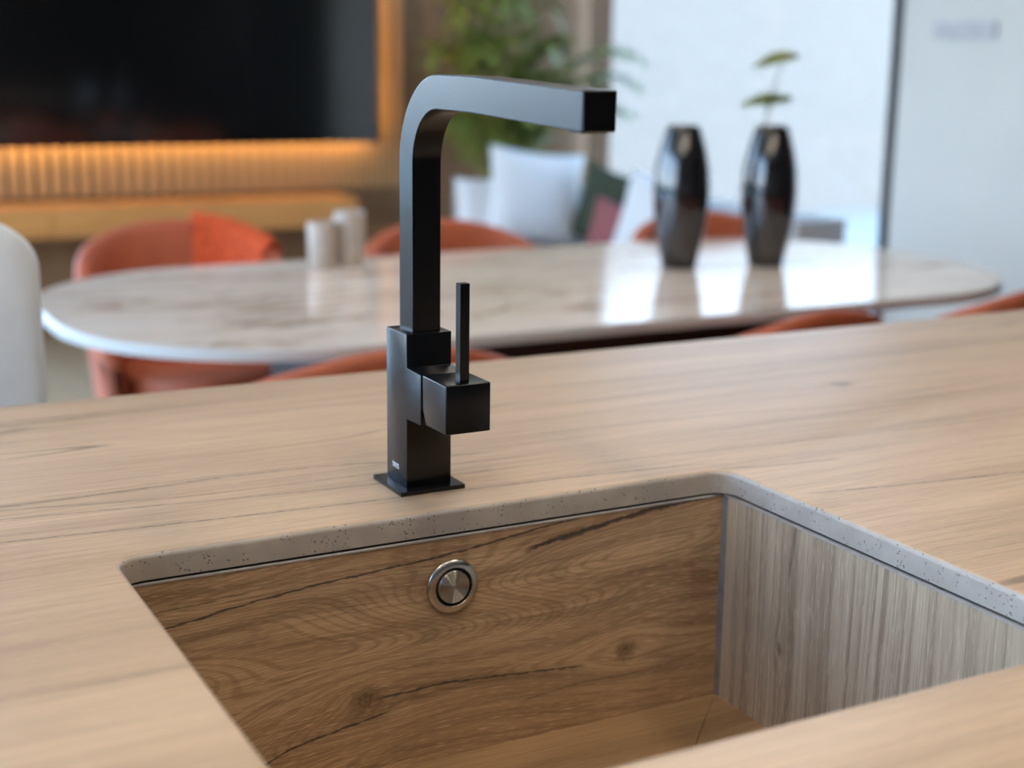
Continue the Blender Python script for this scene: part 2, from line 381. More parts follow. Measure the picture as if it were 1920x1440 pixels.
# ------------------------------------------------------------------ island and worktop
SXL, SXR, SYB, SYF = 0.2046, 0.7432, 0.9857, 0.561      # sink opening at the worktop surface
CX0, CX1, CY0, CY1 = -0.75, 2.35, 0.42, 1.4776
TH = 0.0197
def worktop():
    bm = bmesh.new()
    inner0 = rrect(SXL, SXR, SYF, SYB, 0.024, 12)
    n = len(inner0)
    cx, cy = (SXL+SXR)/2, (SYF+SYB)/2
    rings = []
    rb = 0.0042
    prof = [(0, 0)] + [(rb*math.sin(R(t)), -rb*(1-math.cos(R(t)))) for t in (15, 30, 45, 60, 75, 90)] + [(rb, -TH)]
    for off, z in prof:
        pts = rrect(SXL+off, SXR-off, SYF+off, SYB-off, 0.024-off, 12)
        rings.append([bm.verts.new((p[0], p[1], ZC+z)) for p in pts])
    core = []
    for ri, (A, B) in enumerate(zip(rings, rings[1:])):
        for k in range(n): (core if ri > 1 else []).append(bm.faces.new((A[k], A[(k+1)%n], B[(k+1)%n], B[k])))
    oc = [(CX1, CY1), (CX0, CY1), (CX0, CY0), (CX1, CY0)]
    for ring, z, top in ((rings[0], ZC, True), (rings[-1], ZC-TH, False)):
        ov = [bm.verts.new((p[0], p[1], z)) for p in oc]
        if top: OT = ov
        else: OBt = ov
        q = n//4
        for s in range(4):                                   # corner fans, then side quads
            arc = ring[s*q:(s+1)*q]
            for k in range(q-1): bm.faces.new((ov[s], arc[k], arc[k+1]))
            nx = ring[((s+1)*q) % n]
            bm.faces.new((ov[s], arc[-1], nx, ov[(s+1)%4]))
    for s in range(4): core.append(bm.faces.new((OT[s], OT[(s+1)%4], OBt[(s+1)%4], OBt[s])))
    for f in core: f.material_index = 1
    me = mesh(bm, 'worktop', True, 40)
    return me
o = ob('worktop', worktop(), [M['counter'], M['core']])
tag(o, 'oak-look kitchen worktop with a rounded sink cut-out, filling the foreground', 'worktop')

isl = empty('kitchen_island', (0.8, 0.95, 0), 'dark island cabinet carrying the oak worktop', 'cabinet')
zt = ZC-TH
for (nm, lo, hi) in (('plinth', (-1.48, -0.42, 0), (1.48, 0.20, 0.09)), ('base_panel', (-1.52, -0.47, 0.09), (1.52, 0.22, 0.11)),
                     ('side_panel', (-1.52, -0.47, 0.11), (-1.50, 0.22, zt)), ('side_panel', (1.50, -0.47, 0.11), (1.52, 0.22, zt)),
                     ('back_panel', (-1.50, 0.20, 0.11), (1.50, 0.22, zt))):
    boxo(nm, lo, hi, M['dark_unit'], isl, 0.001)
for k in range(4):
    x0 = -1.498+k*0.75
    d = boxo('door', (x0, -0.49, 0.115), (x0+0.744, -0.471, zt-0.03), M['dark_unit'], isl, 0.001)

# ------------------------------------------------------------------ sink bowl
BD = 0.211                                               # depth below the worktop surface
ins = 0.0058                                             # bowl faces stand just inside the rim
bxl, bxr, byb, byf = SXL+ins, SXR-ins, SYB-ins, SYF+ins
cxm, cym = (bxl+bxr)/2, (byb+byf)/2
zb = ZC-BD; ztp = ZC-TH-0.0022
sink = empty('kitchen_sink', (cxm, cym, zb-0.03), 'undermounted wood-panelled sink bowl below the worktop cut-out', 'sink')
def L(p): return (p[0]-cxm, p[1]-cym, p[2]-(zb-0.03))
# crack positions: world x / z of the back panel, turned into panel coordinates
def bk(pts): return [(p[0]-cxm, p[1]+BD+0.03) for p in pts]
M['sink_back'] = wood('oak_sink_back', (0.66, 0.465, 0.29), (0.50, 0.33, 0.19), (0.20, 0.118, 0.062), 'x', 'z', 0.42, 1.9, nat=0.0, fig=1.25, fleck=0.65, streak=1.2, bumpk=0.5, warp=0.028, band=12, cracks=[
    (bk([(0.195, -0.066), (0.234, -0.060), (0.2868, -0.0522), (0.3164, -0.0483), (0.3672, -0.0434), (0.4421, -0.0387), (0.4984, -0.0334), (0.5572, -0.0262), (0.612, -0.0222)]), 0.0012, 0.85),
    (bk([(0.205, -0.052), (0.2339, -0.046), (0.2716, -0.0436), (0.31, -0.0405)]), 0.0007, 0.6),
    (bk([(0.535, -0.0445), (0.5482, -0.042), (0.5969, -0.0348), (0.6346, -0.0289), (0.6733, -0.0245), (0.7051, -0.0228), (0.738, -0.0215)]), 0.0027, 0.9),
    (bk([(0.295, -0.195), (0.3129, -0.1843), (0.3357, -0.1746), (0.3652, -0.1693), (0.3867, -0.1652), (0.422, -0.1608)]), 0.0014, 0.9),
    (bk([(0.398, -0.1476), (0.4308, -0.1475), (0.4578, -0.1459), (0.4948, -0.1478), (0.5354, -0.1513), (0.605, -0.157)]), 0.0014, 0.8),
    (bk([(0.53, -0.178), (0.60, -0.172), (0.66, -0.173), (0.72, -0.166)]), 0.0007, 0.5),
], knots=[(0.3978-cxm, -0.1468+BD+0.03, 0.011), (0.640-cxm, -0.150+BD+0.03, 0.009)])
M['sink_side'] = wood('oak_sink_side', (0.58, 0.475, 0.345), (0.42, 0.328, 0.23), (0.20, 0.145, 0.095), 'z', 'y', 0.36, 3.4, nat=0.45, fig=0.2, bumpk=0.5, band=34, fq=3.6, fleck=0.6, streak=1.35, knots=[(-0.1351+BD+0.03, 0.8933-cym, 0.0045)])
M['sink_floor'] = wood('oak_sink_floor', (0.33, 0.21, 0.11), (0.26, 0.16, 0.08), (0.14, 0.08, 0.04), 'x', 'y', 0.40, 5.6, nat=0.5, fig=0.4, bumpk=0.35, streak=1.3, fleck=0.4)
pt = 0.010
boxo('back_panel', L((bxl-pt, byb, zb-0.02)), L((bxr+pt, byb+pt, ztp)), M['sink_back'], sink, 0.0004, 1)
boxo('front_panel', L((bxl-pt, byf-pt, zb-0.02)), L((bxr+pt, byf, ztp)), M['sink_back'], sink, 0.0004, 1)
boxo('side_panel', L((bxr, byf, zb-0.02)), L((bxr+pt, byb, ztp)), M['sink_side'], sink, 0.0004, 1)
boxo('side_panel', L((bxl-pt, byf, zb-0.02)), L((bxl, byb, ztp)), M['sink_side'], sink, 0.0004, 1)
# pale sawn edges of the panels just under the rim, and the dark seal above them
for lo, hi in (((bxl, byb-0.0004, ztp-0.0011), (bxr, byb+0.004, ztp+0.0001)), ((bxl, byf-0.004, ztp-0.0011), (bxr, byf+0.0004, ztp+0.0001)),
               ((bxr-0.0006, byf, ztp-0.0013), (bxr+0.004, byb, ztp+0.0001)), ((bxl-0.004, byf, ztp-0.0013), (bxl+0.0006, byb, ztp+0.0001))):
    tag(boxo('panel_edge', L(lo), L(hi), M['lip'], sink, 0.0003, 1), 'pale grey top edge of the bowl panel')
for lo, hi in (((bxl-pt, byb+0.0035, ztp), (bxr+pt, byb+pt, ztp+0.0021)), ((bxl-pt, byf-pt, ztp), (bxr+pt, byf-0.0035, ztp+0.0021)),
               ((bxr+0.0035, byf, ztp), (bxr+pt, byb, ztp+0.0021)), ((bxl-pt, byf, ztp), (bxl-0.0035, byb, ztp+0.0021))):
    boxo('seal', L(lo), L(hi), M['gap'], sink, 0)
for xx, yy, sx, sy in ((bxr, byb, -1, -1), (bxl, byb, 1, -1), (bxr, byf, -1, 1), (bxl, byf, 1, 1)):
    q = 0.0034
    tri = [(xx-cxm, yy-cym), (xx-cxm+sx*q*0.5, yy-cym), (xx-cxm+sx*q*0.25, yy-cym+sy*q*0.7), (xx-cxm, yy-cym+sy*q*1.9)]
    if sx*sy < 0: tri = tri[::-1]
    tag(ob('corner_joint', mesh(prism(tri, 'z', 0.03, ztp-zb+0.03-0.002), 'joint'), M['silicone'], sink), 'pale grey corner joint')
# floor: four mitred panels falling to the drain
def floor_panel(pts, th=0.008):
    bm = bmesh.new(); A = [bm.verts.new(p) for p in pts]; B = [bm.verts.new((p[0], p[1], p[2]-th)) for p in pts]
    bm.faces.new(A); bm.faces.new(B[::-1]); n = len(pts)
    for i in range(n): bm.faces.new((A[i], B[i], B[(i+1)%n], A[(i+1)%n]))
    return mesh(bm, 'panel')
zi = 0.03; zc_ = 0.022; hx, hy = bxr-cxm, byb-cym; dx, dy = 0.045, 0.045; gp = 0.0004
mx = hx-(hy-dy)
c4 = [(hx, hy, zi), (-hx, hy, zi), (-hx, -hy, zi), (hx, -hy, zi)]
d4 = [(mx, dy, zc_), (-mx, dy, zc_), (-mx, -dy, zc_), (mx, -dy, zc_)]
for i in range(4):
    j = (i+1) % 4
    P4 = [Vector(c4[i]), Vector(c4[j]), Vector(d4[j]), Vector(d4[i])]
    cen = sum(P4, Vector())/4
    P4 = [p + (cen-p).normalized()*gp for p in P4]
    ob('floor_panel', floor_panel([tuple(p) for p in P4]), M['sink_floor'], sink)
boxo('drain_cover', (-mx, -dy, zc_-0.006), (mx, dy, zc_-0.001), M['steel_ring'], sink, 0.002)

# overflow control: ring and knob on the back panel
ov = empty('overflow_cover', (0.4728, byb, ZC-0.0634), 'round brushed-steel overflow cover on the sink back wall', 'overflow')
def lathe_y(prof, n=72):
    bm = lathe(prof, n)
    bmesh.ops.rotate(bm, verts=bm.verts, cent=(0, 0, 0), matrix=Matrix.Rotation(R(90), 3, 'X'))
    return mesh(bm, 'turned', True, 50)
# lathe z becomes -y (towards the user)
ob('ring', lathe_y([(0.0158, 0.0), (0.0225, 0.0), (0.0225, 0.0012), (0.0218, 0.0024), (0.0180, 0.0038), (0.0163, 0.0040), (0.0158, 0.0034), (0.0158, 0.0)]), M['steel_ring'], ov)
ob('recess', lathe_y([(0.0, 0.0004), (0.0157, 0.0004), (0.0157, 0.0012), (0.0, 0.0012)]), M['joint'], ov)
ob('knob', lathe_y([(0.0, 0.0012), (0.0135, 0.0012), (0.0135, 0.0040), (0.0130, 0.0046), (0.0, 0.0046)]), M['steel'], ov)

# ------------------------------------------------------------------ tap
tap = empty('kitchen_tap', (0.4787, 1.0573, ZC), 'matt black square kitchen tap with side-bent spout behind the sink', 'tap')
tap['label'] = 'matt black square-section kitchen tap standing on the worktop behind the sink'
boxo('base_plate', (-0.0288, -0.0291, 0), (0.0288, 0.0291, 0.0036), M['black_plate'], tap, 0.0005)
bp = [(0.0203, 0.0036), (0.0203, 0.1319), (-0.0203, 0.1319), (-0.0203, 0.1045), (-0.0478, 0.1040), (-0.0478, 0.0632), (-0.0203, 0.0622), (-0.0203, 0.0036)]
body = ob('body', mesh(prism(bp, 'x', -0.02, 0.02, 0.0006), 'body'), M['black'], tap)
# printed maker's name on the left face
bm = bmesh.new()
def bar(u0, u1, v0, v1):                               # u to the right as seen from the left side (towards -y), v up; mm
    uy0, uy1 = 0.0088-u0/1000, 0.0088-u1/1000
    box((-0.02012, uy1, 0.0160+v0/1000), (-0.01995, uy0, 0.0160+v1/1000), bm=bm)
h = 4.0; t = 0.75; wd = 2.7
def ltr(i): return i*3.45
u = ltr(0); bar(u, u+wd, h-t, h); bar(u+wd/2-t/2, u+wd/2+t/2, 0, h-t)
u = ltr(1); bar(u, u+t, 0, h); bar(u+t, u+wd, h-t, h); bar(u+wd-t, u+wd, h/2, h-t); bar(u+t, u+wd, h/2-t/2, h/2+t/2); bar(u+wd-t*1.2, u+wd-t*0.2, 0, h/2-t/2)
u = ltr(2); bar(u, u+wd, h-t, h); bar(u, u+wd, h/2-t/2, h/2+t/2); bar(u, u+wd, 0, t)
u = ltr(3); bar(u, u+wd, h-t, h); bar(u, u+t, h/2, h-t); bar(u, u+wd, h/2-t/2, h/2+t/2); bar(u+wd-t, u+wd, t, h/2); bar(u, u+wd, 0, t)
tag(ob('lettering', mesh(bm, 'lettering', False), M['white_print'], body), 'small white printed letters TRES')
boxo('cartridge_neck', (-0.0155, -0.0520, 0.068), (0.0155, -0.0478, 0.1005), M['joint'], tap, 0.0004)
cp = [(-0.0496, 0.1046), (-0.0931, 0.1046), (-0.0931, 0.0656), (-0.0566, 0.0650), (-0.0500, 0.0766)]
cap = ob('lever_block', mesh(prism(cp, 'x', -0.0195, 0.0190, 0.0013, 3), 'cap'), M['black'], tap)
boxo('lever', (-0.0043, -0.0862, 0.1040), (0.0035, -0.0784, 0.1812), M['black'], cap, 0.0020, 3)
def spout():
    """26 mm square tube: up, round a bend, out over the sink"""
    bm = bmesh.new(); hw = 0.0125; rings = []
    cyl = 0.9970-1.0573; czl = 0.2655; rc = 0.0577; hd = 0.0130
    st = []                                            # (centre y, centre z, tangent)
    st.append((1.0547-1.0573, 0.1300, (0, 1)))
    st.append((1.0547-1.0573, 0.20, (0, 1)))
    for k in range(0, 19):
        a = R(90*k/18)
        st.append((cyl+rc*math.cos(a), czl+rc*math.sin(a), (-math.sin(a), math.cos(a))))
    e = 0.7825-1.0573
    st.append((0.940-1.0573, czl+rc-0.0002, (-1, -0.012)))
    st.append((e+0.0015, czl+rc-0.0062, (-1, -0.036)))
    sec = []
    rb = 0.0009
    for sx, sy, a0 in ((1, 1, 0), (-1, 1, 90), (-1, -1, 180), (1, -1, 270)):
        for k in range(3):
            a = R(a0+45*k); sec.append((sx*(hw-rb)+rb*math.cos(a), sy*(hd-rb)+rb*math.sin(a)))
    for cy, cz, tn in st:
        l = math.hypot(*tn); tn = (tn[0]/l, tn[1]/l); nr = (tn[1], -tn[0])     # outward normal is +nr
        rings.append([bm.verts.new((p[0], cy+p[1]*nr[0], cz+p[1]*nr[1])) for p in sec])
    cy, cz, tn = st[-1]
    rings.append([bm.verts.new((p[0]*0.93, cy-0.0012+p[1]*0.02, cz+p[1]*0.93)) for p in sec])
    n = len(sec)
    for A, B in zip(rings, rings[1:]):
        for k in range(n): bm.faces.new((A[k], A[(k+1)%n], B[(k+1)%n], B[k]))
    bm.faces.new(rings[0]); bm.faces.new(rings[-1][::-1])
    return mesh(bm, 'spout', True, 15)
sp_o = ob('spout', spout(), M['black'], tap)
boxo('aerator', (-0.009, -0.2690, 0.3032), (0.009, -0.2520, 0.3080), M['joint'], sp_o, 0.0008)

# ------------------------------------------------------------------ dining table
TX0, TX1, TY0, TY1, TZ = 0.515, 2.87, 2.41, 3.52, 0.75
tcx, tcy = (TX0+TX1)/2, (TY0+TY1)/2
tbl = empty('dining_table', (tcx, tcy, 0), 'long dining table with rounded corners and glossy veined stone top', 'table')
bm = bmesh.new(); rings = []
for off, z in ((0, TZ-0.022), (0, TZ-0.006), (0.0018, TZ-0.0018), (0.006, TZ)):
    rings.append([bm.verts.new((p[0], p[1], z)) for p in rrect(TX0-tcx+off, TX1-tcx-off, TY0-tcy+off, TY1-tcy-off, 0.46-off, 20)])
n = len(rings[0]); fs = []
for A, B in zip(rings, rings[1:]):
    for k in range(n): bm.faces.new((A[k], A[(k+1)%n], B[(k+1)%n], B[k])).material_index = 1
bm.faces.new(rings[-1]); bm.faces.new(rings[0][::-1]).material_index = 1
ob('tabletop', mesh(bm, 'tabletop', True, 14), [M['marble'], M['table_edge']], tbl)
boxo('pedestal', (-0.62, -0.26, 0.03), (0.62, 0.26, TZ-0.022), M['dark_unit'], tbl, 0.01, 3)
boxo('foot_plate', (-0.72, -0.34, 0), (0.72, 0.34, 0.03), M['dark_unit'], tbl, 0.006)

# ------------------------------------------------------------------ tub chairs
def shell_mesh(sc=1.0):
    bm = bmesh.new(); N = 56; th0 = R(118); rings = []
    for i in range(N+1):
        th = -th0 + 2*th0*i/N                          # 0 = middle of the back (+y)
        t = abs(th)/th0
        top = 0.815 - 0.34*t**2
        bot = 0.36 + 0.03*math.cos(th)
        d = Vector((math.sin(th), math.cos(th)))
        k = (abs(d.x)**3.0 + abs(d.y)**3.0)**(-1/3.0)  # slightly squared plan
        def P(off, z):
            r = (0.236 + 0.052*(z-0.36)/0.45 + off)*k
            return (d.x*r*1.0, d.y*r*0.98, z)
        tk = 0.021
        sec = [(tk, bot), (tk, bot+0.15), (tk, top-0.12), (tk, top-0.02)]
        for q in range(1, 8):
            a = R(180*q/8); sec.append((tk*math.cos(a), top-0.02+0.022*math.sin(a)))
        sec += [(-tk, top-0.02), (-tk, top-0.12), (-tk, bot+0.15), (-tk, bot)]
        rings.append([bm.verts.new(P(*s)) for s in sec])
    m = len(rings[0])
    for A, B in zip(rings, rings[1:]):
        for k in range(m): bm.faces.new((A[k], A[(k+1)%m], B[(k+1)%m], B[k]))
    bm.faces.new(rings[0]); bm.faces.new(rings[-1][::-1])
    return mesh(bm, 'shell', True, 50)
def chair(loc, rz, label):
    c = empty('tub_chair', loc, label, 'chair', 'terracotta chairs around the dining table', rz)
    ob('backrest', shell_mesh(), M['terracotta'], c)
    prof = [(0, 0.39), (0.18, 0.39), (0.206, 0.40), (0.214, 0.425), (0.206, 0.455), (0.18, 0.468), (0, 0.472)]
    ob('seat', mesh(lathe(prof, 40), 'seat'), M['terracotta'], c)
    for sx in (-1, 1):
        for sy in (-1, 1):
            ob('leg', mesh(tube([(sx*0.15, sy*0.15, 0.395), (sx*0.205, sy*0.205, 0)], [0.014, 0.009], 12), 'leg'), M['dark_unit'], c)
    return c
c0 = chair((1.035, 3.70, 0), 0, 'terracotta tub chair on the far side of the table with an orange throw')
def place(loc, rz, label):
    c = copy_tree(c0); c.location = loc; c.rotation_euler = (0, 0, rz); c['label'] = label; return c
place((1.74, 3.43, 0), 0, 'terracotta tub chair across the table, just behind the tap stem')
place((2.56, 3.37, 0), R(-6), 'terracotta tub chair across the table, behind the left black vase')
place((0.90, 2.34, 0), R(180), 'near terracotta tub chair, its back showing over the worktop left of the tap')
place((1.71, 2.335, 0), R(190), 'near terracotta tub chair with its back below the two black vases')
place((2.43, 2.40, 0), R(182), 'near terracotta tub chair cut off by the right edge of the picture')
# folded throw over the shoulder of the first far chair
def throw():
    bm = bmesh.new(); rows = []
    N = 16
    for i in range(N+1):
        th = R(14) + R(44)*i/N
        d = Vector((math.sin(th), math.cos(th))); k = (abs(d.x)**3+abs(d.y)**3)**(-1/3.0)
        t = th/R(118); top = 0.815 - 0.34*t**2
        wob = 0.006*math.sin(i*1.9)
        def P(off, z):
            r = (0.236+0.052*(min(z, 0.8)-0.36)/0.45+off)*k; return (d.x*r, d.y*r*0.98, z)
        sec = []
        for q in range(0, 7): sec.append((-0.027-0.004*math.sin(q*1.1), top-0.19+wob*2+0.028*q))
        for q in range(1, 9): a = R(180-180*q/9); sec.append((0.030*math.cos(a), top-0.018+0.036*math.sin(a)+wob*0.4))
        for q in range(0, 7): sec.append((0.028+0.004*math.sin(q), top-0.022-0.04*q+wob))
        rows.append([P(*s) for s in sec])
    vs = [[bm.verts.new(p) for p in r] for r in rows]
    for A, B in zip(vs, vs[1:]):
        for k in range(len(A)-1): bm.faces.new((A[k], A[k+1], B[k+1], B[k]))
    bmesh.ops.recalc_face_normals(bm, faces=bm.faces)
    bmesh.ops.solidify(bm, geom=bm.faces[:], thickness=-0.008)
    return mesh(bm, 'throw', True, 60)
o = ob('throw', throw(), M['orange'], None, (1.035, 3.70, 0))
tag(o, 'bright orange-red throw folded over the back of a far tub chair', 'throw')

# ------------------------------------------------------------------ white bar stool
st = empty('bar_stool', (0.045, 1.86, 0), 'white bar stool with rounded back at the left picture edge', 'stool')
def slab(w, h, th, r, z0, y0, curve=0.0):
    pts = rrect(-w/2, w/2, 0, h, r, 10); bm = bmesh.new(); n = len(pts); ringsl = []
    for off, yy in ((0.014, 0), (0.004, 0.006), (0, 0.016), (0, th-0.016), (0.004, th-0.006), (0.014, th)):
        q = rrect(-w/2+off, w/2-off, off, h-off, r-off, 10)
        ringsl.append([bm.verts.new((p[0], y0+yy, z0+p[1])) for p in q])
    for A, B in zip(ringsl, ringsl[1:]):
        for k in range(n): bm.faces.new((A[k], A[(k+1)%n], B[(k+1)%n], B[k]))
    bm.faces.new(ringsl[0]); bm.faces.new(ringsl[-1][::-1])
    return bm
ob('backrest', mesh(slab(0.54, 0.413, 0.07, 0.06, 0.652, -0.05), 'back'), M['white_leather'], st)
boxo('seat', (-0.24, -0.36, 0.62), (0.24, 0.02, 0.69), M['white_leather'], st, 0.025, 4)
for sx in (-1, 1):
    for yy in (-0.31, 0.0):
        ob('leg', mesh(tube([(sx*0.19, yy, 0.625), (sx*0.21, yy+(0.02 if yy == 0 else -0.02), 0)], [0.014, 0.012], 10), 'leg'), M['white_leather'], st)
for yy, zz in ((-0.324, 0.25), (0.012, 0.25)):
    ob('footrest', mesh(tube([(-0.20, yy, zz), (0.20, yy, zz)], 0.009, 10), 'rest'), M['white_leather'], st)

# ------------------------------------------------------------------ vases, branch and cups
vp = [(0.0, 0.0), (0.041, 0.0), (0.044, 0.004), (0.054, 0.05), (0.064, 0.105), (0.0705, 0.16), (0.0715, 0.20), (0.068, 0.25), (0.058, 0.30), (0.046, 0.34), (0.0405, 0.356), (0.038, 0.358),
      (0.0355, 0.355), (0.042, 0.34), (0.053, 0.30), (0.063, 0.25), (0.0665, 0.20), (0.0655, 0.16), (0.059, 0.105), (0.049, 0.05), (0.039, 0.012), (0.0, 0.010)]
def spl(p, m=4):
    out = []
    for i in range(len(p)-1):
        p0, p1, p2, p3 = p[max(i-1, 0)], p[i], p[i+1], p[min(i+2, len(p)-1)]
        for k in range(m):
            t = k/m
            out.append(tuple(max(0, 0.5*(2*b+(c-a)*t+(2*a-5*b+4*c-d)*t*t+(3*b-a-3*c+d)*t**3)) for a, b, c, d in zip(p0, p1, p2, p3)))
    return out+[p[-1]]
vme = mesh(lathe(vp, 64), 'vase', True, 60)
v1 = ob('vase', vme, M['black_glaze'], None, (2.101, 3.030, TZ))
tag(v1, 'empty glossy black barrel-shaped vase, the one nearer the tap', 'vase', 'black vases on the dining table')
v2 = ob('vase', vme, None, None, (2.335, 2.975, TZ))
tag(v2, 'glossy black barrel-shaped vase holding a two-leaf sprig', 'vase', 'black vases on the dining table')
spr = empty('leaf_sprig', (2.335, 2.975, TZ+0.013), 'two-leaf green sprig standing in the right-hand black vase', 'plant')
ob('stem', mesh(tube([(0.0, 0.0, 0), (-0.012, 0.0, 0.2), (-0.02, 0.004, 0.35), (-0.004, 0.004, 0.42), (0.022, 0.0, 0.508)], [0.0035, 0.003, 0.003, 0.0022, 0.0015], 8), 'stem'), M['stem'], spr)
def leaf(base, tip, wid, nrm, droop=0.01, n=10):
    bm = bmesh.new(); base, tip = Vector(base), Vector(tip); ax = tip-base; nrm = Vector(nrm).normalized(); sd = ax.cross(nrm).normalized(); nrm = sd.cross(ax).normalized()
    rows = []
    for i in range(n+1):
        t = i/n; wl = wid*math.sin(math.pi*min(1, t**0.8*0.97+0.02))
        c = base+ax*t + nrm*droop*math.sin(math.pi*t)
        rows.append([c-sd*wl+nrm*wl*0.25, c-sd*wl*0.5+nrm*wl*0.08, c, c+sd*wl*0.5+nrm*wl*0.08, c+sd*wl+nrm*wl*0.25])
    vs = [[bm.verts.new(p) for p in r] for r in rows]
    for A, B in zip(vs, vs[1:]):
        for k in range(4): bm.faces.new((A[k], A[k+1], B[k+1], B[k]))
    bmesh.ops.recalc_face_normals(bm, faces=bm.faces)
    bmesh.ops.solidify(bm, geom=bm.faces[:], thickness=0.0012)
    return mesh(bm, 'leaf', True, 80)
rv = Vector((math.cos(yaw), -math.sin(yaw), 0))        # the sprig is spread roughly across the room
def SP(u, z, dpt=0.0): return (rv.x*u+dpt*0.47, rv.y*u+dpt*0.88, z)
for bs, tp, wd_ in ((SP(0.045, 0.408), SP(-0.088, 0.392), 0.040), (SP(-0.02, 0.388, 0.01), SP(0.048, 0.418, -0.01), 0.030), (SP(0.062, 0.518), SP(-0.060, 0.486), 0.040)):
    ob('leaf', leaf(bs, tp, wd_, (-0.12, -0.32, 1), 0.003), M['leaf_dark'], spr)
cupp = [(0.0, 0.0), (0.030, 0.0), (0.034, 0.004), (0.036, 0.06), (0.0365, 0.115), (0.0355, 0.120), (0.0335, 0.118), (0.033, 0.06), (0.030, 0.008), (0.0, 0.007)]
for (px, py, s, lb) in ((1.263, 3.37, 0.95, 'shorter cream ceramic tumbler on the far table edge'), (1.342, 3.385, 1.14, 'taller cream ceramic tumbler on the far table edge')):
    o = ob('tumbler', mesh(lathe([(r*(1.0 if s < 1 else 1.06), z*s) for r, z in cupp], 40), 'cup', True, 60), M['cream'], None, (px, py, TZ))
    tag(o, lb, 'cup', 'cream tumblers on the dining table')

# ------------------------------------------------------------------ television wall
pan = empty('slat_panel', (1.80, YB, 0), 'orange-lit vertical wood slat panel behind the television', 'wall panel')
PX0, PX1 = -1.10, 1.085
boxo('backing_board', (PX0, -0.014, 0.64), (PX1, -0.001, 2.55), M['slat_back'], pan, 0.001)
sm = mesh(box((-0.019, -0.040, 0.64), (0.019, -0.014, 2.55), 0.002, 1), 'slat'); sm.materials.append(M['slat'])
per = 0.0605; ns = int((PX1-PX0-0.02)/per)
for k in range(ns+1):
    s = bpy.data.objects.new('slat', sm); COL.objects.link(s); s.parent = pan; s.location = (PX1-0.021-k*per, 0, 0)
tv = empty('television', (1.765, YB-0.040, 0.862), 'large flat black television on the slatted wood wall', 'television')
TW, THt = 1.905, 1.075
boxo('wall_mount', (-0.30, -0.062, 0.35), (0.30, 0.0, 0.75), M['dark_unit'], tv, 0.002)
boxo('housing', (-TW/2+0.002, -0.092, 0.002), (TW/2-0.002, -0.062, THt-0.002), M['dark_unit'], tv, 0.003)
boxo('screen', (-TW/2, -0.097, 0.0), (TW/2, -0.092, THt), M['screen'], tv, 0.001)
for lo, hi in (((-TW/2+0.03, -0.058, 0.012), (TW/2-0.03, -0.050, 0.022)), ((TW/2-0.022, -0.058, 0.03), (TW/2-0.012, -0.050, THt-0.03)),
               ((-TW/2+0.012, -0.058, 0.03), (-TW/2+0.022, -0.050, THt-0.03)), ((-TW/2+0.03, -0.058, THt-0.022), (TW/2-0.03, -0.050, THt-0.012))):
    tag(boxo('light_strip', lo, hi, M['led'], tv, 0), 'warm glowing strip behind the screen edge')
con = empty('media_console', (1.55, YB, 0.49), 'floating oak media console below the television', 'cabinet')
boxo('body', (-1.10, -0.30, 0.0), (0.99, -0.001, 0.125), M['console'], con, 0.002)
for k in range(3):
    x0 = -1.097+k*0.6955
    boxo('drawer_front', (x0, -0.318, 0.003), (x0+0.690, -0.300, 0.122), M['console'], con, 0.0015)

# ------------------------------------------------------------------ sofa and cushions
sofa = empty('corner_sofa', (3.40, 5.3, 0), 'pale grey corner sofa below the terrace window', 'sofa')
def S_(nm, lo, hi, bv=0.04, mat='sofa'): return boxo(nm, (lo[0]-3.40, lo[1]-5.3, lo[2]), (hi[0]-3.40, hi[1]-5.3, hi[2]), M[mat], sofa, bv, 4)
S_('base', (2.98, 4.42, 0.06), (3.82, 6.12, 0.26), 0.02)
S_('backrest', (3.60, 4.40, 0.26), (3.84, 6.14, 0.66))
S_('backrest', (2.96, 5.92, 0.26), (3.60, 6.14, 0.66))
S_('seat_cushion', (2.96, 4.42, 0.26), (3.60, 5.16, 0.43), 0.05)
S_('seat_cushion', (2.96, 5.17, 0.26), (3.60, 5.92, 0.43), 0.05)
for xx in (3.04, 3.76):
    for yy in (4.48, 6.06): S_('foot', (xx-0.025, yy-0.025, 0), (xx+0.025, yy+0.025, 0.06), 0.002, 'dark_unit')
def pillow(w, h, t):
    bm = bmesh.new(); N = 18; grids = []
    for sgn in (1, -1):
        gvs = []
        for i in range(N+1):
            row = []
            for j in range(N+1):
                u, v_ = 2*i/N-1, 2*j/N-1
                pu, pv = 1-0.10*(1-v_*v_)*0.9, 1-0.10*(1-u*u)*0.9
                f = max(0, (1-u**4))**0.5*max(0, (1-v_**4))**0.5
                row.append((u*w/2*pu, sgn*t/2*f, v_*h/2*pv))
            gvs.append(row)
        grids.append(gvs)
    V0 = [[bm.verts.new(p) for p in r] for r in grids[0]]
    V1 = [[(V0[i][j] if i in (0, N) or j in (0, N) else bm.verts.new(grids[1][i][j])) for j in range(N+1)] for i in range(N+1)]
    for V_ in (V0, V1):
        for i in range(N):
            for j in range(N): bm.faces.new((V_[i][j], V_[i+1][j], V_[i+1][j+1], V_[i][j+1]))
    return mesh(bm, 'pillow', True, 80)
def cushion(loc, w, h, t, mat, label, rx=0, ry=0, rz=0):
    o = ob('cushion', pillow(w, h, t), M[mat], None, loc); o.rotation_euler = (rx, ry, rz)
    return tag(o, label, 'cushion', 'cushions on the corner sofa')
cushion((3.19, 5.76, 0.645), 0.50, 0.44, 0.15, 'white_fabric', 'large white cushion on the sofa, seen under the tap spout', R(-8), R(7), 0)
cushion((2.985, 5.86, 0.58), 0.30, 0.32, 0.12, 'white_fabric', 'small white cushion on the sofa, right beside the tap stem', R(-8), 0, 0)
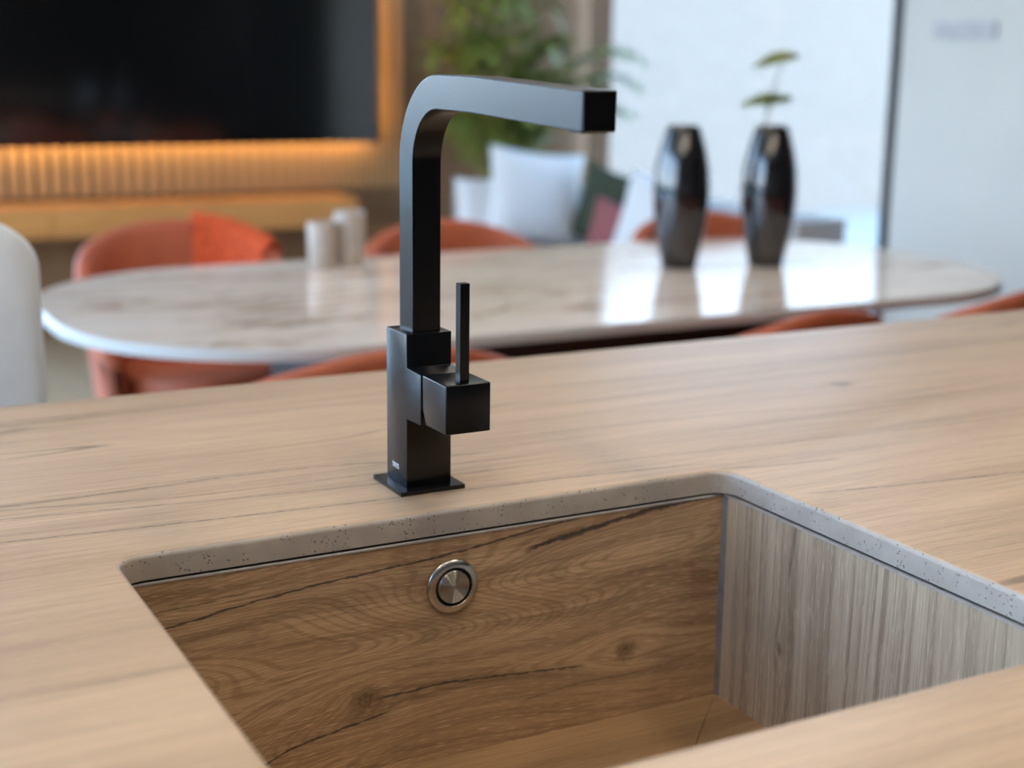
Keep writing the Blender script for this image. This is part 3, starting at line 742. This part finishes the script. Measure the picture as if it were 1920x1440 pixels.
cushion((3.46, 5.52, 0.60), 0.40, 0.36, 0.11, 'green_fabric', 'dark green cushion leaning on the sofa', R(-4), R(14), R(-62))
cushion((3.37, 5.33, 0.53), 0.30, 0.24, 0.10, 'pink_fabric', 'dusty rose cushion low on the sofa', R(-4), R(14), R(-62))
cushion((3.42, 5.12, 0.595), 0.36, 0.36, 0.13, 'white_fabric', 'white cushion against the window-side sofa back', R(-4), R(14), R(-66))

# ------------------------------------------------------------------ potted palm behind the sofa
palm = empty('potted_palm', (3.30, 6.36, 0), 'leafy potted palm in the corner beside the television wall', 'plant')
ob('pot', mesh(lathe([(0, 0), (0.13, 0), (0.135, 0.01), (0.17, 0.34), (0.172, 0.36), (0.16, 0.36), (0.155, 0.30), (0.0, 0.30)], 40), 'pot'), M['pot'], palm)
ob('soil', mesh(lathe([(0, 0.315), (0.10, 0.312), (0.154, 0.305), (0.15, 0.302), (0, 0.302)], 24), 'soil'), M['soil'], palm)
def frond(az, length, rise, lean, seed):
    q = random.Random(seed); bm = bmesh.new()
    d = Vector((math.cos(az), math.sin(az), 0)); sd = Vector((-d.y, d.x, 0))
    pts = []
    for i in range(15):
        t = i/14
        pts.append(Vector((0, 0, 0.31)) + d*(0.03+lean*t**1.6*length) + Vector((0, 0, rise*(t - 0.45*t**3))))
    tube(pts, [0.009*(1-0.85*i/14)+0.001 for i in range(15)], 6, bm)
    for i in range(5, 15):
        p = pts[i]; tg = (pts[min(i+1, 14)]-pts[i-1]).normalized(); t = i/14
        ll = 0.30*math.sin(math.pi*min(0.96, 0.25+0.62*t))*(0.85+0.3*q.random())
        for s in (-1, 1):
            u = (sd*s*0.75 + tg*0.75 + Vector((0, 0, -0.15+0.2*q.random()))).normalized()
            e = p+u*ll+Vector((0, 0, -0.06*ll/0.27)); w_ = tg.cross(u).cross(u).normalized()*0.026
            m1 = p+u*ll*0.35; a = [bm.verts.new(x) for x in (p, m1+w_, e, m1-w_)]
            c_ = bm.verts.new(m1+Vector((0, 0, -0.006)))
            for f in ((0, 1, 4), (1, 2, 4), (2, 3, 4), (3, 0, 4)): bm.faces.new([a[k] if k < 4 else c_ for k in f])
    return mesh(bm, 'frond', True, 80)
FR = [(R(-4), 0.62, 1.5, 0.85), (R(-35), 0.66, 1.35, 0.75), (R(-75), 0.55, 1.5, 0.5), (R(-110), 0.55, 1.4, 0.6), (R(-150), 0.55, 1.45, 0.75),
      (R(-172), 0.5, 1.75, 0.7), (R(-18), 0.5, 1.8, 0.6), (R(-30), 0.5, 2.1, 0.5), (R(-95), 0.4, 2.2, 0.4), (R(-165), 0.45, 2.1, 0.5), (R(-55), 0.5, 1.8, 0.55), (R(-130), 0.5, 1.8, 0.6), (R(-85), 0.5, 1.25, 0.6), (R(-48), 0.8, 1.55, 0.8), (R(-58), 0.85, 1.75, 0.85), (R(-42), 0.75, 1.3, 0.8), (R(-140), 0.6, 1.2, 0.7)]
for i, (az, ln_, rs, le) in enumerate(FR): ob('frond', frond(az, ln_, rs, le, i), M['leaf'], palm)

# ------------------------------------------------------------------ wall control and ceiling lights, added fill panels over the table, kitchen units behind the camera
cp_ = empty('wall_control', (XR, 3.90, 1.385), 'small grey control plate on the white wall by the window', 'switch')
boxo('plate', (-0.012, -0.15, -0.03), (0.0, 0.15, 0.03), M['grey_plate'], cp_, 0.003)
for k in range(3): boxo('button', (-0.016, -0.14+k*0.095, -0.022), (-0.012, -0.055+k*0.095, 0.022), M['grey_plate'], cp_, 0.001)
for k, (lx, lb) in enumerate(((-0.35, 'slim ceiling light panel over the left end of the island'), (0.55, 'slim ceiling light panel over the sink'), (1.45, 'slim ceiling light panel over the right end of the island'))):
    lt = empty('ceiling_light', (lx, 0.30, ZT), lb, 'light', 'ceiling lights over the island')
    boxo('housing', (-0.09, -0.56, -0.035), (0.09, 0.56, 0.0), M['white_wall'], lt, 0.003)
    boxo('diffuser', (-0.075, -0.545, -0.040), (0.075, 0.545, -0.0352), M['lamp'], lt, 0)
for lx, lb in ((1.15, 'added ceiling fill panel brightening the left half of the dining table'), (2.15, 'added ceiling fill panel brightening the right half of the dining table')):
    lt = empty('ceiling_light', (lx, 3.0, ZT), lb, 'light', 'added fill panels over the dining table')  # invented warm fill, added to brighten the tabletop, chairs and back wall
    boxo('housing', (-0.40, -0.09, -0.035), (0.40, 0.09, 0.0), M['white_wall'], lt, 0.003)
    boxo('diffuser', (-0.385, -0.075, -0.040), (0.385, 0.075, -0.0352), M['lamp'], lt, 0)
tall = empty('tall_cabinet', (3.58, 0.4, 0), 'dark tall kitchen cabinets along the right wall behind the camera', 'cabinet')
boxo('body', (-0.28, -2.55, 0.0), (0.31, 2.35, 2.4), M['dark_unit'], tall, 0.003)
for k in range(7): boxo('door', (-0.30, -2.54+k*0.70, 0.1), (-0.28, -1.85+k*0.70, 2.39), M['dark_unit'], tall, 0.002)
kit = empty('kitchen_cabinet', (0.2, YF, 0), 'dark kitchen units along the wall behind the camera', 'cabinet')
boxo('body', (-2.9, 0.01, 0.0), (3.05, 0.60, 2.4), M['dark_unit'], kit, 0.003)
for k in range(9): boxo('door', (-2.89+k*0.66, 0.60, 0.1), (-2.24+k*0.66, 0.62, 2.39), M['dark_unit'], kit, 0.002)
